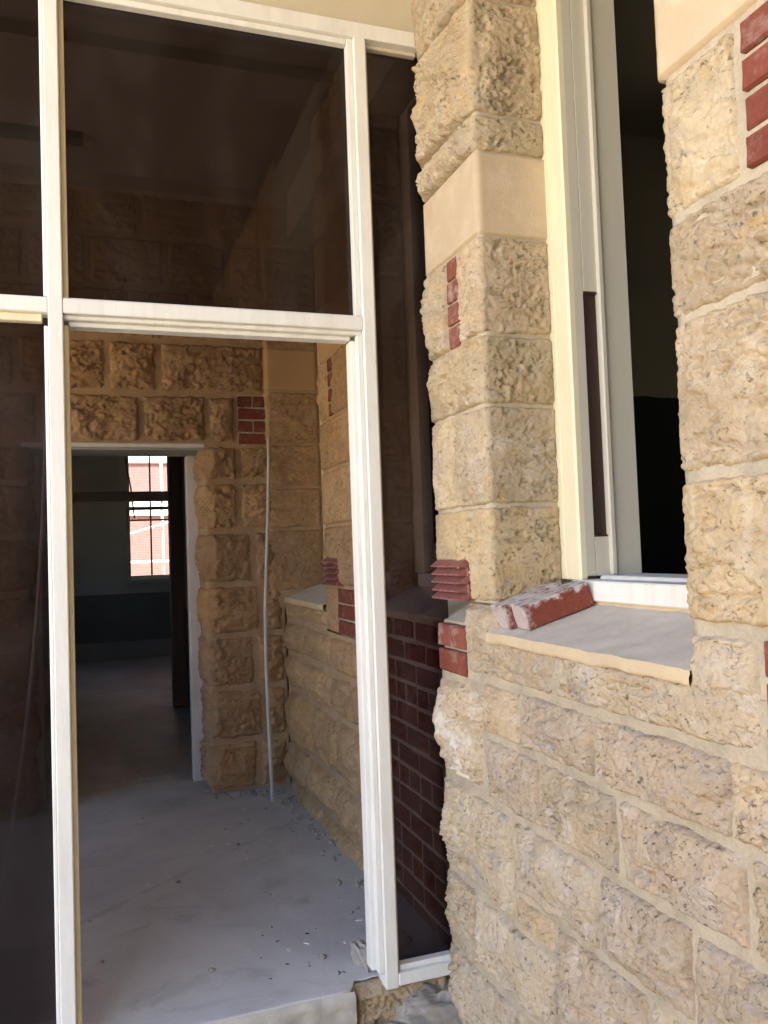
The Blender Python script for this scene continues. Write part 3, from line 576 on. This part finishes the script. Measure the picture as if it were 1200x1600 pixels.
# cased opening further in, with a transom rail
CO = thing('door_frame', (-1.2, 5.65, 0), 'brown cased opening with a pale transom rail inside the dark hall', 'door frame')
boxes('jamb', [(-.456, -.33, 5.58, 5.77, 0, 3.0)], M['darkwood'], CO, .006); boxes('jamb', [(-2.05, -1.93, 5.58, 5.77, 0, 3.0)], M['darkwood'], CO, .006)
boxes('transom', [(-1.93, -.456, 5.60, 5.75, 1.992, 2.084)], M['greypaint'], CO, .006); boxes('plinth_block', [(-.47, -.32, 5.565, 5.58, 0, .26)], M['darkwood'], CO, .004)
SK = struct(boxes('skirting', [(-2.6, 1.6, 9.872, 9.9, 0, .2), (-2.6, 1.6, 9.868, 9.9, .2, .245)], M['skirting']))
# far window
FW = thing('sash_window', (-.13, 9.95, WZ0), 'bright sash window with thin glazing bars at the end of the hall', 'window')
boxes('frame', [(WX0, WX0+.05, 9.92, 10.0, WZ0, WZ1), (WX1-.05, WX1, 9.92, 10.0, WZ0, WZ1), (WX0+.05, WX1-.05, 9.92, 10.0, WZ1-.06, WZ1), (WX0+.05, WX1-.05, 9.92, 10.0, WZ0, WZ0+.06)], M['white'], FW)
boxes('meeting_rail', [(WX0+.05, WX1-.05, 9.925, 9.985, 2.14, 2.19)], M['darkwood'], FW); boxes('sash_rail', [(WX0+.05, WX1-.05, 9.945, 9.975, 1.98, 2.005)], M['darkwood'], FW)
for xb in (-.365, -.01):
    boxes('glazing_bar', [(xb-.012, xb+.012, 9.94, 9.98, 2.19, WZ1-.06)], M['darkwood'], FW); boxes('glazing_bar', [(xb-.012, xb+.012, 9.94, 9.98, WZ0+.06, 2.14)], M['darkwood'], FW)
boxes('sill_board', [(WX0-.07, WX1+.07, 9.83, 9.93, WZ0-.055, WZ0)], M['plaster'], FW, .006)
boxes('architrave', [(WX0-.09, WX0, 9.875, 9.905, WZ0, WZ1+.09), (WX1, WX1+.09, 9.875, 9.905, WZ0, WZ1+.09)], M['plaster'], FW)
for (a, b_) in ((WX0+.05, -.377), (-.353, -.022), (.002, WX1-.05)):
    boxes('pane', [(a, b_, 9.955, 9.959, WZ0+.06, 2.14)], M['clear'], FW); boxes('pane', [(a, b_, 9.955, 9.959, 2.19, WZ1-.06)], M['clear'], FW)
tube('window_stay', [(-.71, 9.86, 2.92), (-.64, 9.84, 2.45), (-.60, 9.83, 2.02)], .012, M['darkwood'], FW)

# ================================================================== glazed screen (plane Y = 0)
SC = thing('glazed_screen', (-1.0, .05, 0), 'white painted timber screen with tinted glass and an open doorway', 'screen')
def sb(name, *b, mat='white', bev=.003): return boxes(name, list(b), M[mat], SC, bev)
ML, MR = (-1.262, -1.219), (-.253, -.209)
sb('mullion', (ML[0], ML[1], .0, .105, -.02, 3.243))
sb('glazing_bead', (ML[0]-.012, ML[0], .010, .05, .06, 2.165)); sb('glazing_bead', (ML[0]-.012, ML[0], .010, .05, 2.255, 3.243))
sb('door_stop', (ML[1], ML[1]+.014, .035, .10, 0, 2.176), mat='cream')
sb('glazing_bead', (ML[1], ML[1]+.016, .03, .06, 2.255, 3.243), mat='cream')
sb('mullion', (MR[0], MR[1], .0, .105, -.02, 3.243))
sb('door_stop', (MR[0]-.020, MR[0], .014, .045, .03, 2.190)); sb('door_stop', (MR[0]-.036, MR[0], .045, .10, .03, 2.176))
sb('glazing_bead', (MR[0]-.022, MR[0], .016, .048, 2.255, 3.243))
sb('glazing_bead', (MR[1], MR[1]+.010, .02, .045, .05, 3.235), mat='fascia')
sb('transom', (ML[1], MR[0], .002, .10, 2.205, 2.252)); sb('door_stop', (ML[1], MR[0], .022, .10, 2.191, 2.205)); sb('door_stop', (ML[1]+.014, MR[0]-.036, .045, .10, 2.176, 2.191))
sb('glazing_bead', (ML[1]+.016, MR[0]-.022, .03, .048, 2.252, 2.262))
sb('transom', (-2.30, ML[0], .002, .10, 2.205, 2.252)); sb('glazing_bead', (-2.30, ML[0]-.018, .022, .06, 2.180, 2.205), mat='cream')
sb('mullion', (-2.353, -2.30, .0, .105, -.02, 3.243)); sb('mullion', (-3.4, -3.35, .0, .105, -.02, 3.243))
sb('transom', (-3.35, -2.353, .002, .10, 2.205, 2.252))
sb('head_rail', (-3.4, -.004, .0, .105, 3.243, 3.298)); sb('glazing_bead', (ML[1]+.016, MR[0]-.022, .018, .05, 3.222, 3.243)); sb('glazing_bead', (MR[1]+.01, -.006, .03, .06, 3.228, 3.243), mat='fascia')
sb('sill_rail', (MR[1], .0, -.004, .10, -.012, .028)); sb('glazing_bead', (MR[1]+.01, -.002, .016, .05, .028, .046))
sb('sill_rail', (-2.30, ML[0], .0, .10, .0, .06)); sb('sill_rail', (-3.35, -2.353, .0, .10, .0, .06))
sb('fascia_board', (-3.4, -.002, .022, .06, 3.298, 4.05), mat='fascia', bev=.002)
def pane(x0, x1, z0, z1, y=.052):
    return boxes('glass_pane', [(x0, x1, y, y+.006, z0, z1)], M['tint'], SC)
pane(ML[1], MR[0], 2.255, 3.24); pane(MR[1], .045, .03, 3.24); pane(-2.30, ML[0], .06, 2.20); pane(-2.30, ML[0], 2.255, 3.24); pane(-3.35, -2.353, .06, 2.20); pane(-3.35, -2.353, 2.255, 3.24)

# ================================================================== timber window frames in the window wall
def win_frame(Yf, Yn, label):
    T = thing('window_frame', (.30, (Yf+Yn)/2, 1.27), label, 'window frame', 'box frames in the stone wall')
    zt = 3.44; y = Yf
    prism('architrave', [(.2555, y), (.236, y), (.236, y-.030), (.242, y-.034), (.242, y-.040), (.232, y-.046), (.232, y-.112), (.238, y-.120), (.2555, y-.120)], 1.335, zt, M['cream'], T)
    yp = y-.122
    boxes('pulley_stile', [(.2557, .286, yp+.002, yp+.03, 1.345, zt), (.289, .336, yp, yp+.03, 1.345, 1.462), (.289, .336, yp, yp+.03, 2.216, zt), (.286, .289, yp+.008, yp+.03, 1.345, zt)], M['greypaint'], T)
    boxes('weight_pocket', [(.289, .334, yp+.009, yp+.034, 1.462, 2.216), (.289, .334, yp+.001, yp+.009, 1.462, 1.468), (.289, .334, yp+.001, yp+.009, 2.208, 2.216)], M['wood'], T)
    boxes('staff_bead', [(.336, .356, yp-.012, yp+.03, 1.345, zt)], M['greypaint'], T, .004)
    boxes('inner_lining', [(.356, .452, yp+.004, yp+.03, 1.345, zt)], M['greypaint'], T)
    yn = Yn
    prism('architrave', [(.236, yn), (.30, yn), (.30, yn+.12), (.236, yn+.12)], 1.335, zt, M['cream'], T)
    boxes('pulley_stile', [(.30, .452, yn, yn+.118, 1.345, zt)], M['greypaint'], T)
    boxes('sill_board', [(.212, .30, Yn, Yf-.098, 1.276, 1.335), (.30, .46, Yn+.12, Yf-.118, 1.272, 1.345)], M['white'], T, .004)
    boxes('packing_strip', [(.226, .29, Yn, Yf-.10, 1.262, 1.277)], M['silledge'], T)
    boxes('head', [(.236, .45, Yn, Yf, zt, zt+.05)], M['cream'], T)
    return T
win_frame(-.40, -1.28, 'cream timber window frame with empty weight pocket beside the near stone pier')
win_frame(.86, .02, 'shadowed window frame seen through the narrow tinted pane')
win_frame(2.44, 1.53, 'window frame above the far sill, mostly hidden behind the inner stone pier')

# ================================================================== loose things
def loose_brick(loc, rot, L, mat, label, seed):
    rr = random.Random(seed); bm = bmesh.new(); bm_box(bm, -L/2, L/2, -.05, .05, 0, .072, .003, 1)
    bmesh.ops.subdivide_edges(bm, edges=bm.edges[:], cuts=1)
    for v in bm.verts: v.co += Vector((rr.uniform(-1, 1), rr.uniform(-1, 1), rr.uniform(-1, 1)))*.0016
    me = bpy.data.meshes.new('loose_brick'); bm.to_mesh(me); bm.free(); o = link('loose_brick', me, mat, None, loc); o.rotation_euler = rot
    return tag(o, label, 'brick', 'loose bricks on the sill')
def mat_loose():
    m, t, b, out = new_mat('mortared_brick'); n = N(t); co = n.coords(False); g = n.n('ShaderNodeTexCoord'); sp = n.n('ShaderNodeSeparateXYZ'); n.l(g.outputs['Object'], sp.inputs[0])
    c = n.mix(.6, (.225, .062, .043), n.ramp(n.noise(co, 60, 5, .7), [(.3, .7), (.7, 1.15)]), 'MULTIPLY')
    nz = n.math('MULTIPLY', n.math('SUBTRACT', n.noise(co, 25, 4, .65), .5), .09)
    top = n.ramp(n.math('ADD', sp.outputs['Z'], nz), [(.060, 0.0), (.072, .92)]); end = n.ramp(n.math('ADD', n.math('MULTIPLY', sp.outputs['X'], -1.0), nz), [(.085, 0.0), (.10, .75)])
    f = n.math('MAXIMUM', top, end); f = n.math('MAXIMUM', f, n.ramp(n.noise(co, 90, 3, .7), [(.68, 0.0), (.74, .6)]))
    c = n.mix(f, c, (.58, .55, .53)); n.l(c, b.inputs['Base Color']); b.inputs['Roughness'].default_value = .92; b.inputs['Specular IOR Level'].default_value = .15
    n.l(n.bump(n.noise(co, 110, 4, .7), .6, .004), b.inputs['Normal']); return m
ML_ = mat_loose()
loose_brick((.122, -.553, 1.234), (0, math.radians(-17.5), math.radians(-9)), .212, ML_, 'red brick with old mortar on top, lying nearest on the stone sill', 3)
loose_brick((.105, -.449, 1.229), (0, math.radians(-17.5), math.radians(-4)), .20, ML_, 'chalky pale brick behind the red brick against the reveal on the sill', 9)

tag(tube('conduit', [(-.105, 2.41, 2.17), (-.108, 2.42, 2.0), (-.123, 2.41, 1.7), (-.145, 2.39, 1.4), (-.168, 2.36, 1.1), (-.182, 2.31, .8), (-.19, 2.25, .5), (-.196, 2.19, .25), (-.20, 2.14, .009)], .0105, M['pvc'], None, 10), 'pale grey plastic conduit leaning in the corner of the porch', 'pipe')
cab = []
for i in range(25):
    t = i/24; x = -1.33 + -.02*t - .19*t**2.2; cab.append((x, 1.2-.02*t, 2.36-2.2*t - .10*t*t))
tag(tube('cable', [(-1.325, 1.2, 3.74)] + cab + [(-1.60, 1.17, .02)], .0075, M['pvc'], None, 6, (-1.6, 1.17, .02)), 'thin pale cable hanging behind the left tinted pane', 'cable')
tag(boxes('ceiling_track', [(-2.4, -1.16, 1.93, 2.02, 3.70, 3.74)], M['black']), 'black strip fixed under the porch ceiling at upper left', 'track')
struct(boxes('ceiling_cornice', [(-3.4, .24, 2.40, 2.5, 3.66, 3.74), (-3.4, .24, 1.03, 1.27, 3.68, 3.74)], M['plaster_dim']))

# threshold stones and rubble
def lump(name, loc, size, mat, seed, label=None, cat=None, flat=1.0, sub=5, parent=None, rot=0):
    bm = bmesh.new(); bmesh.ops.create_icosphere(bm, subdivisions=sub, radius=1); V = np.array([v.co[:] for v in bm.verts])
    n1 = fbm(V[:, 0]*1.3+V[:, 2]*.9, V[:, 1]*1.3-V[:, 2]*.7, 4, seed); rr = 1+.42*n1+.10*fbm(V[:, 0]*6+V[:, 2]*4, V[:, 1]*6-V[:, 2]*3, 3, seed+2)
    cube = V/np.max(np.abs(V), axis=1, keepdims=True); V = (V*.45+cube*.55)*rr[:, None]*np.array(size)/2
    for v, c in zip(bm.verts, V): v.co = c
    for f in bm.faces: f.smooth = sub > 2
    me = bpy.data.meshes.new(name); bm.to_mesh(me); bm.free(); o = link(name, me, M[mat], parent, loc); o.rotation_euler[2] = rot
    if label: tag(o, label, cat)
    return o
PT = Path([(-.362, .035), (.0, .035)])
th = stone(None, PT, 0, .36, -.2, -.014, 'stone_reveal', bulge=.02, rough=.014, res=.006, edge=.03, name='threshold_stone'); tag(th, 'brown rough stone under the narrow pane beside the slab edge', 'stone')
lump('mortar_lump', (-.06, -.02, -.13), (.30, .16, .16), 'rubble', 31, 'grey broken mortar heap at the foot of the stone wall', 'rubble')
lump('mortar_fragment', (-.285, .16, .02), (.035, .12, .10), 'rubble', 17, 'grey mortar fragment stuck on the floor beside the right mullion', 'rubble', rot=.3)
bm = bmesh.new(); rr = random.Random(6)
for i in range(260):
    x = rr.uniform(-.75, .0); y = rr.uniform(-.2, .0); s = rr.choice([.006, .008, .012, .018, .028])*rr.uniform(.6, 1.2)
    r = bmesh.ops.create_icosphere(bm, subdivisions=1, radius=s)
    for v in r['verts']: v.co = Vector((x, y, -.145+s*.3)) + Vector((v.co.x*rr.uniform(.7, 1.3), v.co.y*rr.uniform(.7, 1.3), v.co.z*rr.uniform(.5, .9)))
me = bpy.data.meshes.new('gravel'); bm.to_mesh(me); bm.free(); tag(link('gravel', me, M['rubble']), 'pale gravel and mortar crumbs outside the threshold', 'gravel', kind='stuff')
def flakes(name, n, mat, area, smin, smax, asp, seed, label):
    rr = random.Random(seed); bm = bmesh.new()
    for i in range(n):
        x = rr.uniform(*area[:2]); y = rr.uniform(*area[2:]); a = rr.uniform(0, math.pi); L = rr.uniform(smin, smax); B = L*rr.uniform(*asp); k = rr.randint(4, 6)
        top = []; bot = []
        for j in range(k):
            t = 2*math.pi*j/k + rr.uniform(-.3, .3); px = math.cos(t)*L; py = math.sin(t)*B
            qx = x+px*math.cos(a)-py*math.sin(a); qy = y+px*math.sin(a)+py*math.cos(a); zf = .006*float(fbm(np.array([qx*1.1]), np.array([qy*1.1]), 3, 12)[0])*min(1, qy*2); top.append(bm.verts.new((qx, qy, zf+.002))); bot.append(bm.verts.new((qx, qy, zf-.004)))
        bm.faces.new(top)
        for j in range(k): bm.faces.new((bot[j], bot[(j+1) % k], top[(j+1) % k], top[j]))
    me = bpy.data.meshes.new(name); bm.to_mesh(me); bm.free(); tag(link(name, me, M[mat]), label, 'debris', kind='stuff')
flakes('paint_flakes', 34, 'flake', (-1.25, -.1, .15, 2.4), .003, .016, (.25, .6), 3, 'white paint chips scattered over the concrete floor')
def grit(name, pts, mat, seed, label):
    rr = random.Random(seed); bm = bmesh.new()
    for (x, y) in pts:
        s_ = rr.choice([.003, .004, .006, .009, .014])*rr.uniform(.6, 1.2); r = bmesh.ops.create_icosphere(bm, subdivisions=1, radius=s_)
        for v in r['verts']: v.co = Vector((x, y, s_*.25)) + Vector((v.co.x*rr.uniform(.7, 1.3), v.co.y*rr.uniform(.7, 1.3), v.co.z*rr.uniform(.5, .9)))
    me = bpy.data.meshes.new(name); bm.to_mesh(me); bm.free(); tag(link(name, me, M[mat]), label, 'grit', kind='stuff')
r9 = random.Random(11)
grit('stone_grit', [(-.06-abs(r9.gauss(0, .06)), r9.uniform(.2, 2.4)) for _ in range(170)] + [(r9.uniform(-.5, -.05), 2.44-abs(r9.gauss(0, .05))) for _ in range(70)] + [(r9.uniform(-1.2, -.1), r9.uniform(.1, 2.4)) for _ in range(25)], 'rubble', 8, 'stone grit swept along the foot of the porch walls')
flakes('twigs', 13, 'twig', (-.62, -.28, .10, .6), .004, .011, (.2, .4), 5, 'small dark twigs on the floor near the threshold')

# ================================================================== outside the far window
BB = thing('brick_building', (-.5, 16, 0), 'red brick building with pale bands seen through the far window', 'building')
def mat_bricks_far():
    m, t, b, out = new_mat('far_brickwork'); n = N(t); tc = n.n('ShaderNodeTexCoord'); mp = n.n('ShaderNodeMapping'); mp.inputs['Rotation'].default_value = (math.radians(90), 0, 0); n.l(tc.outputs['Object'], mp.inputs[0])
    bt = n.n('ShaderNodeTexBrick'); bt.inputs['Color1'].default_value = (.15, .050, .042, 1); bt.inputs['Color2'].default_value = (.18, .07, .06, 1); bt.inputs['Mortar'].default_value = (.24, .19, .18, 1); bt.inputs['Scale'].default_value = 7.0
    n.l(mp.outputs[0], bt.inputs[0]); n.l(bt.outputs[0], b.inputs['Base Color']); b.inputs['Roughness'].default_value = .9; return m
boxes('wall', [(-7, 7, 16, 17, -.15, 8)], mat_bricks_far(), BB)
boxes('band', [(-7, 7, 15.95, 16, 2.35, 2.75)], M['white'], BB); boxes('band', [(-7, 7, 15.95, 16, 3.5, 3.8)], M['white'], BB); boxes('band', [(-7, 7, 15.94, 16, .3, .6)], M['ashlar'], BB)
SF = thing('scaffold', (-.6, 14, -.15), 'steel tube scaffold in front of the red brick building', 'scaffold')
for x in (-1.15, .1, 1.3): tube('standard', [(x, 14, -.15), (x, 14, 6)], .03, M['steel'], SF, 8, (x, 14, -.15))
for zz in (1.35, 2.55, 3.9): tube('ledger', [(-3, 13.95, zz), (3, 13.95, zz)], .028, M['steel'], SF, 8, (-3, 13.95, zz))
tube('brace', [(-3, 13.9, 1.2), (3, 13.9, 2.9)], .022, M['steel'], SF, 8, (-3, 13.9, 1.2))

bpy.context.view_layer.update()
print('tris', sum(len(m.polygons) for m in bpy.data.meshes)*2, 'objects', len(bpy.data.objects))
